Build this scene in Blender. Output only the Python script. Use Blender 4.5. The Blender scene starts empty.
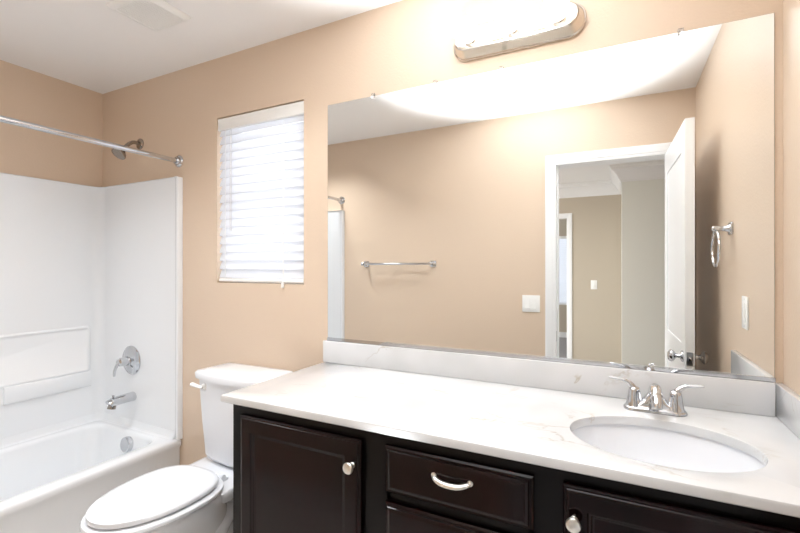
import bpy, bmesh, math, random
from math import sin, cos, pi, radians
from mathutils import Vector, Matrix

random.seed(4)
scene = bpy.context.scene

# ------------------------------------------------------------------ camera
cam_data = bpy.data.cameras.new('camera')
cam = bpy.data.objects.new('camera', cam_data)
scene.collection.objects.link(cam)
cam.location = (2.8327, -1.5386, 1.3524)
cam.rotation_euler = (pi / 2 + 0.0012, 0, 0.4701)
cam_data.sensor_width = 36.0
cam_data.lens = 431.87 / 800 * 36
cam_data.clip_start = 0.02
scene.camera = cam

# ------------------------------------------------------------------ world, light, exposure
world = bpy.data.worlds.new('daylight')
scene.world = world
world.use_nodes = True
bg = world.node_tree.nodes['Background']
bg.inputs['Color'].default_value = (0.93, 0.96, 1.0, 1)
bg.inputs['Strength'].default_value = 1.75

vs = scene.view_settings
vs.view_transform = 'Standard'
vs.look = 'None'
vs.exposure = 1.48
vs.gamma = 1
vs.use_curve_mapping = False
BULB_STRENGTH = 2.2
BEDROOM_FILL = 42.0
BOUNCE_FILL = 300.0
CEILING_FILL = 1.8
VANITY_FILL = 0.45
TUB_FILL = 2.9

cy = scene.cycles
cy.max_bounces = 14
cy.diffuse_bounces = 8
cy.glossy_bounces = 6
cy.transmission_bounces = 6
cy.sample_clamp_indirect = 6.0

# unseen fill light added under the bedroom ceiling, behind the camera
la = bpy.data.lights.new('bedroom_fill_light', 'AREA')
la.shape = 'DISK'
la.size = 0.9
la.energy = BEDROOM_FILL
la.color = (0.97, 0.98, 1.0)
lo = bpy.data.objects.new('bedroom_fill_light', la)
lo.location = (0.5, -2.9, 2.38)
scene.collection.objects.link(lo)

# fill lights added under the bathroom ceiling, out of view, to brighten the room
for nm, loc, en, sz in (('tub_fill_light', (0.66, -1.08, 2.39), TUB_FILL, 0.2), ('middle_fill_light', (1.5, -0.56, 2.39), CEILING_FILL, 0.2), ('vanity_fill_light', (2.75, -0.5, 2.39), VANITY_FILL, 0.2)):
    lc = bpy.data.lights.new(nm, 'AREA')
    lc.shape = 'DISK'
    lc.size = sz
    lc.energy = en
    lc.spread = radians(120)
    lc.color = (0.965, 0.98, 1.0)
    lco = bpy.data.objects.new(nm, lc)
    lco.location = loc
    scene.collection.objects.link(lco)

# fill spot added near the vanity, aimed up to imitate ceiling-bounced flash
fl = bpy.data.lights.new('bounce_fill_spot', 'SPOT')
fl.energy = BOUNCE_FILL
fl.spot_size = radians(56)
fl.spot_blend = 1.0
fl.shadow_soft_size = 0.06
fl.color = (0.94, 0.97, 1.0)
fo = bpy.data.objects.new('bounce_fill_spot', fl)
fo.location = (2.3, -0.77, 0.55)
fo.rotation_euler = Vector((0.03, 0.0, 1.0)).to_track_quat('-Z', 'Y').to_euler()
scene.collection.objects.link(fo)


# ------------------------------------------------------------------ materials
def lin(c):
    c = c / 255.0
    return c / 12.92 if c <= 0.04045 else ((c + 0.055) / 1.055) ** 2.4


def rgb(r, g, b):
    return (lin(r), lin(g), lin(b), 1)


def mat(name, col, rough=0.5, metal=0.0, bump=None, coat=0.0, spec=None):
    m = bpy.data.materials.new(name)
    m.use_nodes = True
    nt = m.node_tree
    p = nt.nodes['Principled BSDF']
    p.inputs['Base Color'].default_value = col
    p.inputs['Roughness'].default_value = rough
    p.inputs['Metallic'].default_value = metal
    if coat:
        p.inputs['Coat Weight'].default_value = coat
        p.inputs['Coat Roughness'].default_value = 0.08
    if spec is not None:
        p.inputs['Specular IOR Level'].default_value = spec
    if bump:
        sc, st, dist = bump
        tc = nt.nodes.new('ShaderNodeTexCoord')
        n = nt.nodes.new('ShaderNodeTexNoise')
        n.inputs['Scale'].default_value = sc
        n.inputs['Detail'].default_value = 3
        b = nt.nodes.new('ShaderNodeBump')
        b.inputs['Strength'].default_value = st
        b.inputs['Distance'].default_value = dist
        nt.links.new(tc.outputs['Object'], n.inputs['Vector'])
        nt.links.new(n.outputs['Fac'], b.inputs['Height'])
        nt.links.new(b.outputs['Normal'], p.inputs['Normal'])
    return m


M = {}
M['tan'] = mat('tan_wall_paint', rgb(214, 194, 173), 0.36, bump=(130, 0.32, 0.0025))
M['bed_tan'] = mat('bedroom_tan_paint', rgb(186, 176, 160), 0.55, bump=(110, 0.15, 0.002))
M['bed_pale'] = mat('bedroom_pale_paint', rgb(230, 232, 226), 0.55, bump=(110, 0.15, 0.002))
M['ceiling'] = mat('ceiling_white', rgb(239, 238, 237), 0.85, bump=(60, 0.2, 0.002))
M['trim'] = mat('white_trim_paint', rgb(236, 237, 238), 0.3)
M['acrylic'] = mat('white_acrylic', rgb(231, 234, 237), 0.12, coat=0.3)
M['china'] = mat('white_vitreous_china', rgb(228, 231, 236), 0.06, coat=0.5)
M['seat'] = mat('white_seat_plastic', rgb(230, 233, 238), 0.22)
M['chrome'] = mat('polished_chrome', (0.60, 0.61, 0.63, 1), 0.06, 1.0)
M['nickel'] = mat('satin_nickel', (0.80, 0.78, 0.74, 1), 0.28, 1.0)
M['plate'] = mat('brushed_plate', (0.66, 0.61, 0.56, 1), 0.2, 1.0)
M['brushed'] = mat('shower_nickel', (0.36, 0.32, 0.28, 1), 0.22, 1.0)
M['mirror'] = mat('mirror_silver', (0.93, 0.945, 0.94, 1), 0.0, 1.0)
M['mirror_edge'] = mat('mirror_glass_edge', rgb(150, 160, 155), 0.15)
M['plastic'] = mat('white_plastic', rgb(240, 240, 238), 0.3)
M['dark'] = mat('dark_gap', rgb(30, 28, 27), 0.7)
M['vent'] = mat('vent_plastic', rgb(236, 236, 234), 0.45)
M['vent_dark'] = mat('vent_inside', rgb(112, 109, 104), 0.8)
M['floor'] = mat('floor_vinyl', rgb(222, 219, 214), 0.4, bump=(20, 0.1, 0.002))
M['carpet'] = mat('grey_carpet', rgb(150, 148, 150), 0.95, bump=(300, 0.6, 0.004))
M['steel'] = mat('latch_steel', (0.5, 0.52, 0.55, 1), 0.3, 1.0)


def wood_mat():
    m = mat('espresso_wood', rgb(40, 27, 25), 0.15, spec=0.25)
    nt = m.node_tree
    p = nt.nodes['Principled BSDF']
    tc = nt.nodes.new('ShaderNodeTexCoord')
    mp = nt.nodes.new('ShaderNodeMapping')
    mp.inputs['Scale'].default_value = (14, 14, 1.6)
    n = nt.nodes.new('ShaderNodeTexNoise')
    n.inputs['Scale'].default_value = 1.75
    n.inputs['Detail'].default_value = 1.75
    r = nt.nodes.new('ShaderNodeValToRGB')
    r.color_ramp.elements[0].color = rgb(11, 4, 5)
    r.color_ramp.elements[0].position = 0.3
    r.color_ramp.elements[1].color = rgb(31, 10, 11)
    r.color_ramp.elements[1].position = 0.75
    nt.links.new(tc.outputs['Object'], mp.inputs['Vector'])
    nt.links.new(mp.outputs['Vector'], n.inputs['Vector'])
    nt.links.new(n.outputs['Fac'], r.inputs['Fac'])
    nt.links.new(r.outputs['Color'], p.inputs['Base Color'])
    return m


M['wood'] = wood_mat()
M['wood_dark'] = mat('espresso_frame', rgb(10, 7, 8), 0.28, spec=0.22)


def marble_mat():
    m = mat('white_marble', rgb(236, 236, 234), 0.09, coat=0.3)
    nt = m.node_tree
    p = nt.nodes['Principled BSDF']
    tc = nt.nodes.new('ShaderNodeTexCoord')
    base = rgb(217, 218, 220)

    def veins(scale, lo, hi, rot, dist):
        mp = nt.nodes.new('ShaderNodeMapping')
        mp.inputs['Rotation'].default_value = (0.3, 0.2, rot)
        mp.inputs['Scale'].default_value = (1.0, 2.1, 1.6)
        n = nt.nodes.new('ShaderNodeTexNoise')
        n.inputs['Scale'].default_value = scale
        n.inputs['Detail'].default_value = 5
        n.inputs['Roughness'].default_value = 0.55
        n.inputs['Distortion'].default_value = dist
        a = nt.nodes.new('ShaderNodeMath'); a.operation = 'SUBTRACT'; a.inputs[1].default_value = 0.5
        b = nt.nodes.new('ShaderNodeMath'); b.operation = 'ABSOLUTE'
        r = nt.nodes.new('ShaderNodeValToRGB')
        r.color_ramp.elements[0].position = lo; r.color_ramp.elements[0].color = (1, 1, 1, 1)
        r.color_ramp.elements[1].position = hi; r.color_ramp.elements[1].color = (0, 0, 0, 1)
        nt.links.new(tc.outputs['Object'], mp.inputs['Vector'])
        nt.links.new(mp.outputs['Vector'], n.inputs['Vector'])
        nt.links.new(n.outputs['Fac'], a.inputs[0])
        nt.links.new(a.outputs[0], b.inputs[0])
        nt.links.new(b.outputs[0], r.inputs['Fac'])
        return r
    v = veins(3.2, 0.0, 0.016, 0.6, 0.8)
    gate = nt.nodes.new('ShaderNodeTexNoise')
    gate.inputs['Scale'].default_value = 5.5
    gr = nt.nodes.new('ShaderNodeValToRGB')
    gr.color_ramp.elements[0].position = 0.52
    gr.color_ramp.elements[1].position = 0.70
    nt.links.new(tc.outputs['Object'], gate.inputs['Vector'])
    nt.links.new(gate.outputs['Fac'], gr.inputs['Fac'])
    mu = nt.nodes.new('ShaderNodeMath'); mu.operation = 'MULTIPLY'
    nt.links.new(v.outputs['Color'], mu.inputs[0])
    nt.links.new(gr.outputs['Color'], mu.inputs[1])
    mul = nt.nodes.new('ShaderNodeMath'); mul.operation = 'MULTIPLY'; mul.inputs[1].default_value = 0.8
    nt.links.new(mu.outputs[0], mul.inputs[0])
    cloud = nt.nodes.new('ShaderNodeTexNoise'); cloud.inputs['Scale'].default_value = 4
    cr = nt.nodes.new('ShaderNodeValToRGB')
    cr.color_ramp.elements[0].color = rgb(205, 207, 208); cr.color_ramp.elements[0].position = 0.35
    cr.color_ramp.elements[1].color = base; cr.color_ramp.elements[1].position = 0.6
    nt.links.new(tc.outputs['Object'], cloud.inputs['Vector'])
    nt.links.new(cloud.outputs['Fac'], cr.inputs['Fac'])
    mx = nt.nodes.new('ShaderNodeMix'); mx.data_type = 'RGBA'
    nt.links.new(mul.outputs[0], mx.inputs[0])
    nt.links.new(cr.outputs['Color'], mx.inputs[6])
    mx.inputs[7].default_value = rgb(176, 166, 150)
    nt.links.new(mx.outputs[2], p.inputs['Base Color'])
    return m


M['marble'] = marble_mat()


def slat_mat():
    m = bpy.data.materials.new('white_slat')
    m.use_nodes = True
    nt = m.node_tree
    out = nt.nodes['Material Output']
    p = nt.nodes['Principled BSDF']
    p.inputs['Base Color'].default_value = rgb(240, 241, 243)
    p.inputs['Roughness'].default_value = 0.35
    t = nt.nodes.new('ShaderNodeBsdfTranslucent')
    t.inputs['Color'].default_value = (0.86, 0.88, 0.92, 1)
    mx = nt.nodes.new('ShaderNodeMixShader')
    mx.inputs[0].default_value = 0.55
    nt.links.new(p.outputs[0], mx.inputs[1])
    nt.links.new(t.outputs[0], mx.inputs[2])
    nt.links.new(mx.outputs[0], out.inputs['Surface'])
    return m


M['slat'] = slat_mat()


def glass_mat(name, rough=0.0, col=(1, 1, 1, 1)):
    m = mat(name, col, rough)
    p = m.node_tree.nodes['Principled BSDF']
    p.inputs['Transmission Weight'].default_value = 1.0
    p.inputs['IOR'].default_value = 1.45
    return m


M['glass'] = glass_mat('window_glass')
M['clear'] = glass_mat('clear_plastic', 0.1)


def emis_mat(name, col, st):
    m = bpy.data.materials.new(name)
    m.use_nodes = True
    nt = m.node_tree
    p = nt.nodes['Principled BSDF']
    p.inputs['Base Color'].default_value = (0.9, 0.9, 0.9, 1)
    p.inputs['Emission Color'].default_value = col
    p.inputs['Emission Strength'].default_value = st
    return m


M['bulb'] = emis_mat('lit_bulb_glass', (1.0, 0.95, 0.87, 1), BULB_STRENGTH)


# ------------------------------------------------------------------ helpers
def add_box(bm, x0, x1, y0, y1, z0, z1, bev=0.0, seg=2):
    x0, x1 = min(x0, x1), max(x0, x1)
    y0, y1 = min(y0, y1), max(y0, y1)
    z0, z1 = min(z0, z1), max(z0, z1)
    r = bmesh.ops.create_cube(bm, size=1.0)
    vv = r['verts']
    for v in vv:
        v.co = Vector(((x0 + x1) / 2 + v.co.x * (x1 - x0), (y0 + y1) / 2 + v.co.y * (y1 - y0), (z0 + z1) / 2 + v.co.z * (z1 - z0)))
    if bev > 0:
        bev = min(bev, 0.49 * min(x1 - x0, y1 - y0, z1 - z0))
        ee = list({e for v in vv for e in v.link_edges})
        bmesh.ops.bevel(bm, geom=ee, offset=bev, segments=seg, profile=0.5, affect='EDGES')


def loft(bm, rings, closed=True, cap0=True, cap1=True):
    """rings: lists of equal length of 3D points"""
    vr = [[bm.verts.new(Vector(p)) for p in r] for r in rings]
    n = len(vr[0])
    for a, b in zip(vr[:-1], vr[1:]):
        for i in range(n if closed else n - 1):
            j = (i + 1) % n
            try:
                bm.faces.new((a[i], a[j], b[j], b[i]))
            except ValueError:
                pass
    if cap0:
        bm.faces.new(list(reversed(vr[0])))
    if cap1:
        bm.faces.new(vr[-1])
    return vr


def basis(d):
    d = Vector(d).normalized()
    up = Vector((0, 0, 1)) if abs(d.z) < 0.95 else Vector((1, 0, 0))
    a = d.cross(up).normalized()
    b = a.cross(d).normalized()
    return a, b, d


def lathe(bm, origin, axis, prof, seg=28, cap0=True, cap1=True):
    """prof: (radius, distance along axis)"""
    a, b, d = basis(axis)
    o = Vector(origin)
    rings = []
    for r, h in prof:
        r = max(r, 1e-4)
        rings.append([o + d * h + a * (r * cos(2 * pi * i / seg)) + b * (r * sin(2 * pi * i / seg)) for i in range(seg)])
    loft(bm, rings, True, cap0, cap1)


def smooth_path(pts, n=6):
    """Catmull-Rom through pts (each a tuple of any length)"""
    out = []
    P = [Vector(p) for p in pts]
    for i in range(len(P) - 1):
        p0 = P[max(i - 1, 0)]; p1 = P[i]; p2 = P[i + 1]; p3 = P[min(i + 2, len(P) - 1)]
        for k in range(n):
            t = k / n
            out.append(0.5 * ((2 * p1) + (p2 - p0) * t + (2 * p0 - 5 * p1 + 4 * p2 - p3) * t * t + (3 * p1 - p0 - 3 * p2 + p3) * t ** 3))
    out.append(P[-1])
    return out


def tube(bm, pts, rad, seg=14, flat=None, up=None):
    """rad: number or list; flat: (list of) height/width ratio"""
    pts = [Vector(p) for p in pts]
    n = len(pts)
    rl = rad if isinstance(rad, (list, tuple)) else [rad] * n
    fl = flat if isinstance(flat, (list, tuple)) else [flat or 1.0] * n
    rings = []
    ref = Vector(up) if up else None
    for i, p in enumerate(pts):
        d = (pts[min(i + 1, n - 1)] - pts[max(i - 1, 0)]).normalized()
        if ref is None:
            ref = basis(d)[1]
        a = d.cross(ref)
        if a.length < 1e-5:
            a = basis(d)[0]
        a.normalize()
        b = a.cross(d).normalized()
        if up is None:
            ref = b
        rings.append([p + a * (rl[i] * cos(2 * pi * k / seg)) + b * (rl[i] * fl[i] * sin(2 * pi * k / seg)) for k in range(seg)])
    loft(bm, rings)


def rrect(x0, x1, y0, y1, r, k=6):
    """rounded rectangle outline, counter-clockwise"""
    out = []
    r = min(r, 0.499 * (x1 - x0), 0.499 * (y1 - y0))
    for cx, cy_, a0 in ((x1 - r, y0 + r, -90), (x1 - r, y1 - r, 0), (x0 + r, y1 - r, 90), (x0 + r, y0 + r, 180)):
        for i in range(k + 1):
            a = radians(a0 + 90 * i / k)
            out.append((cx + r * cos(a), cy_ + r * sin(a)))
    return out


def world_loc(o):
    v = Vector(o.location)
    while o.parent:
        o = o.parent
        v = v + Vector(o.location)
    return v


def obj(name, bm, m, parent=None, smooth=True, angle=35, origin=None):
    bmesh.ops.recalc_face_normals(bm, faces=bm.faces)
    me = bpy.data.meshes.new(name)
    if parent is not None:
        o0 = world_loc(parent)
    elif origin is not None:
        o0 = Vector(origin)
    else:
        xs = [v.co for v in bm.verts]
        o0 = Vector(((min(v.x for v in xs) + max(v.x for v in xs)) / 2, (min(v.y for v in xs) + max(v.y for v in xs)) / 2, min(v.z for v in xs)))
    for v in bm.verts:
        v.co -= o0
    if smooth:
        for f in bm.faces:
            f.smooth = True
        for e in bm.edges:
            if len(e.link_faces) == 2 and e.calc_face_angle(0) > radians(angle):
                e.smooth = False
    bm.to_mesh(me)
    bm.free()
    me.materials.append(m)
    o = bpy.data.objects.new(name, me)
    scene.collection.objects.link(o)
    if parent is not None:
        o.parent = parent
    else:
        o.location = o0
    return o


def B():
    return bmesh.new()


def boxes(name, m, specs, parent=None, bev=0.0, seg=2):
    bm = B()
    for s in specs:
        add_box(bm, *s, bev=bev, seg=seg)
    return obj(name, bm, m, parent)


def thing(name, label, cat, loc, group=None):
    o = bpy.data.objects.new(name, None)
    o.empty_display_size = 0.05
    scene.collection.objects.link(o)
    o.location = loc
    o['label'] = label
    o['category'] = cat
    if group:
        o['group'] = group
    return o


def tag(o, label, cat, group=None):
    o['label'] = label
    o['category'] = cat
    if group:
        o['group'] = group
    return o


def struct(o, label=None):
    o['kind'] = 'structure'
    if label:
        o['label'] = label
    return o


# ------------------------------------------------------------------ dimensions
XR = 3.235            # right wall
H = 2.416             # ceiling
D = 1.541             # wall behind the camera
WT = 0.115
WX0, WX1, WZ0, WZ1 = 1.0046, 1.5649, 1.2729, 2.110      # window opening
DX0, DX1, DZ = 2.452, 3.155, 2.036                      # bathroom door opening
FARY = -4.47
CT = 0.9406           # worktop height

# ------------------------------------------------------------------ bathroom shell
struct(boxes('floor', M['floor'], [(-0.1, XR + 0.1, -D - 0.06, 0.15, -0.05, 0)]))
struct(boxes('ceiling', M['ceiling'], [(-0.1, XR + 0.1, -D - WT, 0.15, H, H + 0.06)]))
struct(boxes('wall_left', M['tan'], [(-0.1, 0, -D - WT, 0.15, 0, H)]))
struct(boxes('wall_right', M['tan'], [(XR, XR + 0.1, -D - WT, 0.15, 0, H)]))
struct(boxes('wall_back', M['tan'], [(0, WX0, 0, 0.15, 0, H), (WX1, XR, 0, 0.15, 0, H),
                                     (WX0, WX1, 0, 0.15, 0, WZ0), (WX0, WX1, 0, 0.15, WZ1, H)]))
struct(boxes('wall_front', M['tan'], [(0, DX0 - 0.018, -D - WT, -D, 0, H), (DX1 + 0.018, XR, -D - WT, -D, 0, H),
                                      (DX0 - 0.018, DX1 + 0.018, -D - WT, -D, DZ + 0.018, H)]))
# made-up trim rings, added around the unseen ceiling fill lights
for k, (lx, ly) in enumerate(((0.66, -1.08), (1.5, -0.56), (2.75, -0.5))):
    bm = B()
    lathe(bm, (lx, ly, H), (0, 0, -1), [(0.102, 0.0005), (0.104, 0.02), (0.108, 0.026), (0.122, 0.012), (0.124, 0.0005)], 32, cap0=False, cap1=False)
    struct(obj('trim_%d' % (6 + k), bm, M['trim']))
# baseboards
struct(boxes('baseboard_back', M['trim'], [(0.765, 1.7, -0.014, -0.0005, 0.0, 0.085)], bev=0.004))
struct(boxes('baseboard_front', M['trim'], [(0.765, DX0 - 0.09, -D + 0.0005, -D + 0.014, 0.0, 0.085)], bev=0.004))

# window recess, sash and glass
w = struct(boxes('window_1', M['trim'], [(WX0 + 0.001, WX0 + 0.04, 0.095, 0.13, WZ0 + 0.001, WZ1 - 0.001), (WX1 - 0.04, WX1 - 0.001, 0.095, 0.13, WZ0 + 0.001, WZ1 - 0.001),
                                         (WX0 + 0.04, WX1 - 0.04, 0.095, 0.13, WZ0 + 0.001, WZ0 + 0.045), (WX0 + 0.04, WX1 - 0.04, 0.095, 0.13, WZ1 - 0.045, WZ1 - 0.001),
                                         (WX0 + 0.04, WX1 - 0.04, 0.10, 0.125, 1.675, 1.71)]))
boxes('window_pane', M['glass'], [(WX0 + 0.04, WX1 - 0.04, 0.111, 0.115, WZ0 + 0.045, WZ1 - 0.045)], w)

# door casing and jamb (trim of the doorway behind the camera)


def casing(name, x0, x1, zt, yf, sgn, wdt=0.068, y_in=None, floor_z=0.0):
    """casing on a wall face at y = yf, projecting sgn; moulded profile"""
    prof = [(0.0, 0.009), (0.006, 0.012), (0.016, 0.012), (0.022, 0.016), (0.05, 0.018), (0.058, 0.018), (wdt, 0.013)]
    bm = B()
    rings = []
    path = [((x0, floor_z), (-1, 0)), ((x0, zt), (-1, 1)), ((x1, zt), (1, 1)), ((x1, floor_z), (1, 0))]
    for (px, pz), (ox, oz) in path:
        ring = [(px, yf, pz)]
        for o, h in prof:
            ring.append((px + ox * o, yf + sgn * h, pz + oz * o))
        ring.append((px + ox * wdt, yf, pz + oz * wdt))
        rings.append(ring)
    loft(bm, rings)
    return struct(obj(name, bm, M['trim'], angle=25))


casing('trim_1', DX0, DX1, DZ, -D, 1)
casing('trim_2', DX0, DX1, DZ, -D - WT, -1)
j = struct(boxes('trim_3', M['trim'], [(DX0 - 0.018, DX0, -D - WT, -D, 0, DZ), (DX1, DX1 + 0.018, -D - WT, -D, 0, DZ),
                                       (DX0 - 0.018, DX1 + 0.018, -D - WT, -D, DZ, DZ + 0.018),
                                       (DX0, DX0 + 0.011, -D - 0.075, -D - 0.04, 0, DZ)]), 'white door jamb lining the bathroom doorway')
boxes('strike_plate', M['steel'], [(DX0, DX0 + 0.002, -D - 0.036, -D - 0.008, 0.85, 0.92)], j)

# the open bathroom door, folded back beside the right wall
DLY0, DLY1 = -D + 0.012, -0.815


def door_x(y):
    return 3.118 + (y + 0.815) / (DLY0 - DLY1) * -1 * 0.022


bm = B()


def door_slab(bm, ya, yb, za, zb, xoff, th):
    pts = []
    for (y, z) in ((ya, za), (yb, za), (yb, zb), (ya, zb)):
        pts.append((y, z))
    loft(bm, [[(door_x(y) + xoff - th / 2, y, z) for y, z in pts], [(door_x(y) + xoff + th / 2, y, z) for y, z in pts]])


door_slab(bm, DLY0, DLY1, 0.012, 2.03, 0, 0.028)
for side in (-1, 1):
    xo = side * 0.0162
    ys = [DLY0, DLY0 + 0.11, DLY1 - 0.11, DLY1]
    for ya, yb in ((ys[0], ys[1]), (ys[2], ys[3])):
        door_slab(bm, ya, yb, 0.012, 2.03, xo, 0.0045)
    for za, zb in ((0.012, 0.2), (0.83, 0.99), (1.90, 2.03)):
        door_slab(bm, ys[1], ys[2], za, zb, xo, 0.0045)
door = struct(obj('door_1', bm, M['trim'], smooth=False), 'white panel door standing open beside the right wall, seen in the mirror')
for side in (-1, 1):
    bm = B()
    y = -0.875
    x = door_x(y) + side * 0.018
    lathe(bm, (x, y, 0.935), (side, 0, 0), [(0.026, 0), (0.027, 0.004), (0.024, 0.009), (0.011, 0.013), (0.009, 0.024), (0.012, 0.03), (0.022, 0.036), (0.029, 0.046), (0.025, 0.056), (0.016, 0.062), (0.0, 0.063)])
    obj('door_knob', bm, M['chrome'], door)
boxes('latch_plate', M['steel'], [(3.105, 3.129, DLY1 - 0.0005, DLY1 + 0.0015, 0.905, 0.965)], door)
boxes('latch_bolt', M['chrome'], [(3.111, 3.123, DLY1 + 0.001, DLY1 + 0.011, 0.927, 0.945)], door, bev=0.003)

# ------------------------------------------------------------------ bedroom and the room beyond, seen through the mirror
struct(boxes('floor_bedroom', M['carpet'], [(-1.2, 5.0, -7.5, -D - 0.06, -0.05, 0.0)]))
struct(boxes('ceiling_bedroom', M['ceiling'], [(-1.2, 5.0, -7.5, -D - WT, H, H + 0.06)]))
FDX0, FDX1, FDZ = 1.46, 2.222, 1.985
struct(boxes('wall_bedroom_far', M['bed_tan'], [(-1.2, FDX0, FARY - 0.11, FARY, 0, H), (FDX1, 2.86, FARY - 0.11, FARY, 0, H), (FDX0, FDX1, FARY - 0.11, FARY, FDZ, H)]))
struct(boxes('wall_bedroom_near', M['bed_pale'], [(2.856, 4.6, FARY, -3.6, 0, H)]))
struct(boxes('wall_bedroom_side', M['bed_tan'], [(-1.3, -1.2, -4.58, -D - WT, 0, 0.8), (-1.3, -1.2, -4.58, -3.9, 0.8, H), (-1.3, -1.2, -2.2, -D - WT, 0.8, H), (-1.3, -1.2, -3.9, -2.2, 2.2, H)]))
struct(boxes('wall_bedroom_door_side', M['bed_tan'], [(-1.2, -0.1, -D - WT, -D, 0, H), (XR + 0.1, 5.0, -D - WT, -D, 0, H), (4.6, 4.7, -3.6, -D - WT, 0, H)]))
casing('trim_4', FDX0, FDX1, FDZ, FARY, 1, 0.066)
struct(boxes('baseboard_bedroom', M['trim'], [(FDX1 + 0.07, 2.855, FARY + 0.0005, FARY + 0.014, 0, 0.1)], bev=0.004))


def crown(name, path, out):
    """path of (x, y, miter dx, miter dy): profile leans from wall to ceiling"""
    prof = [(0.0, -0.165), (0.012, -0.165), (0.014, -0.145), (0.03, -0.125), (0.042, -0.1), (0.066, -0.066), (0.09, -0.045), (0.1, -0.04), (0.103, -0.02), (0.115, -0.018), (0.115, 0.0), (0, 0)]
    bm = B()
    rings = [[(x + mx * o, y + my * o, H - 0.001 + dz) for o, dz in prof] for x, y, mx, my in path]
    loft(bm, rings)
    return struct(obj(name, bm, M['trim'], angle=20))


crown('trim_5', [(-1.19, FARY + 0.0005, 0, 1), (2.8555, FARY + 0.0005, -1, 1), (2.8555, -3.5995, -1, 1), (4.6, -3.5995, 0, 1)], 1)

# bedroom light switch on the far wall
sp = thing('light_switch', 'small white switch on the bedroom far wall, seen through the doorway in the mirror', 'light switch', (2.545, FARY, 1.07))
boxes('cover_plate', M['plastic'], [(2.508, 2.582, FARY, FARY + 0.006, 1.07, 1.185)], sp, bev=0.002)
boxes('rocker', M['plastic'], [(2.529, 2.561, FARY + 0.005, FARY + 0.01, 1.094, 1.161)], sp, bev=0.002)

# the room beyond with its window and blind
RY = -7.3
bw = (0.9, 2.05, 0.62, 1.95)
struct(boxes('wall_beyond', M['bed_tan'], [(-1.2, bw[0], RY - 0.1, RY, 0, H), (bw[1], 3.2, RY - 0.1, RY, 0, H), (bw[0], bw[1], RY - 0.1, RY, 0, bw[2]), (bw[0], bw[1], RY - 0.1, RY, bw[3], H)]))
struct(boxes('wall_beyond_side', M['bed_tan'], [(3.2, 3.3, RY, FARY - 0.11, 0, H)]))
struct(boxes('baseboard_beyond', M['trim'], [(-1.2, 3.2, RY + 0.0005, RY + 0.014, 0, 0.1)]))
w2 = struct(boxes('window_2', M['trim'], [(bw[0] + 0.001, bw[0] + 0.05, RY - 0.08, RY - 0.04, bw[2] + .001, bw[3] - .001), (bw[1] - 0.05, bw[1] - .001, RY - 0.08, RY - 0.04, bw[2] + .001, bw[3] - .001),
                                          (bw[0] + 0.05, bw[1] - 0.05, RY - 0.08, RY - 0.04, bw[2] + .001, bw[2] + 0.05), (bw[0] + 0.05, bw[1] - 0.05, RY - 0.08, RY - 0.04, bw[3] - 0.05, bw[3] - .001)]))
boxes('window_pane', M['glass'], [(bw[0] + 0.05, bw[1] - 0.05, RY - 0.062, RY - 0.058, bw[2] + 0.05, bw[3] - 0.05)], w2)


def slats_bm(x0, x1, y, z0, z1, n, width, tilt, th=0.0028):
    bm = B()
    for i in range(n):
        z = z0 + (z1 - z0) * (i + 0.5) / n
        ring0, ring1 = [], []
        sec = []
        m = 6
        for k in range(m + 1):
            u = -0.5 + k / m
            sec.append((u * width, 0.0022 * (1 - 4 * u * u) + th / 2))
        for k in range(m, -1, -1):
            u = -0.5 + k / m
            sec.append((u * width, 0.0022 * (1 - 4 * u * u) - th / 2))
        ca, sa = cos(tilt), sin(tilt)
        pts = [(a * ca - b * sa, a * sa + b * ca) for a, b in sec]
        loft(bm, [[(x0, y + p, z + q_) for p, q_ in pts], [(x1, y + p, z + q_) for p, q_ in pts]])
    return bm


bl2 = thing('window_blind', 'white slatted blind on the window of the room beyond, seen in the mirror', 'blind', (1.47, RY + 0.0, bw[2]))
obj('slats', slats_bm(bw[0] + 0.01, bw[1] - 0.01, RY - 0.012, bw[2] + 0.03, bw[3] - 0.05, 30, 0.048, radians(60)), M['slat'], bl2)
boxes('headrail', M['plastic'], [(bw[0] + 0.006, bw[1] - 0.006, RY - 0.035, RY + 0.01, bw[3] - 0.05, bw[3] - 0.002)], bl2)

# ------------------------------------------------------------------ window blind in the bathroom
bl = thing('window_blind', 'white slatted blind filling the bathroom window above the toilet', 'blind', (1.285, 0.03, WZ0))
x0, x1 = WX0 + 0.006, WX1 - 0.004
obj('slats', slats_bm(x0 + 0.004, x1 - 0.002, 0.019, WZ0 + 0.028, WZ1 - 0.05, 18, 0.051, radians(68)), M['slat'], bl)
bm = B()
add_box(bm, x0 + 0.002, x1 - 0.002, 0.016, 0.062, WZ1 - 0.048, WZ1 - 0.003)
obj('headrail', bm, M['plastic'], bl)
bm = B()
ring = [(0.012, WZ1 - 0.002), (0.004, WZ1 - 0.006), (0.002, WZ1 - 0.014), (0.004, WZ1 - 0.02), (0.004, WZ1 - 0.052), (0.002, WZ1 - 0.058), (0.004, WZ1 - 0.064), (0.012, WZ1 - 0.066)]
loft(bm, [[(x0 - 0.002, y, z) for y, z in ring], [(x1 + 0.001, y, z) for y, z in ring]])
obj('valance', bm, M['vent'], bl, angle=20)
boxes('bottom_rail', M['plastic'], [(x0 + 0.004, x1 - 0.002, 0.004, 0.05, WZ0 + 0.006, WZ0 + 0.022)], bl, bev=0.004)
for xc in (1.06, 1.443):
    bm = B()
    tube(bm, [(xc, 0.006, WZ1 - 0.06), (xc, 0.0045, WZ0 + 0.02)], 0.0012, 8)
    obj('ladder_cord', bm, M['plastic'], bl)
bm = B()
tube(bm, [(1.104, -0.001, WZ1 - 0.068), (1.104, -0.002, 1.9), (1.105, -0.002, 1.53)], 0.0035, 8)
obj('tilt_wand', bm, M['clear'], bl)
bm = B()
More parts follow.
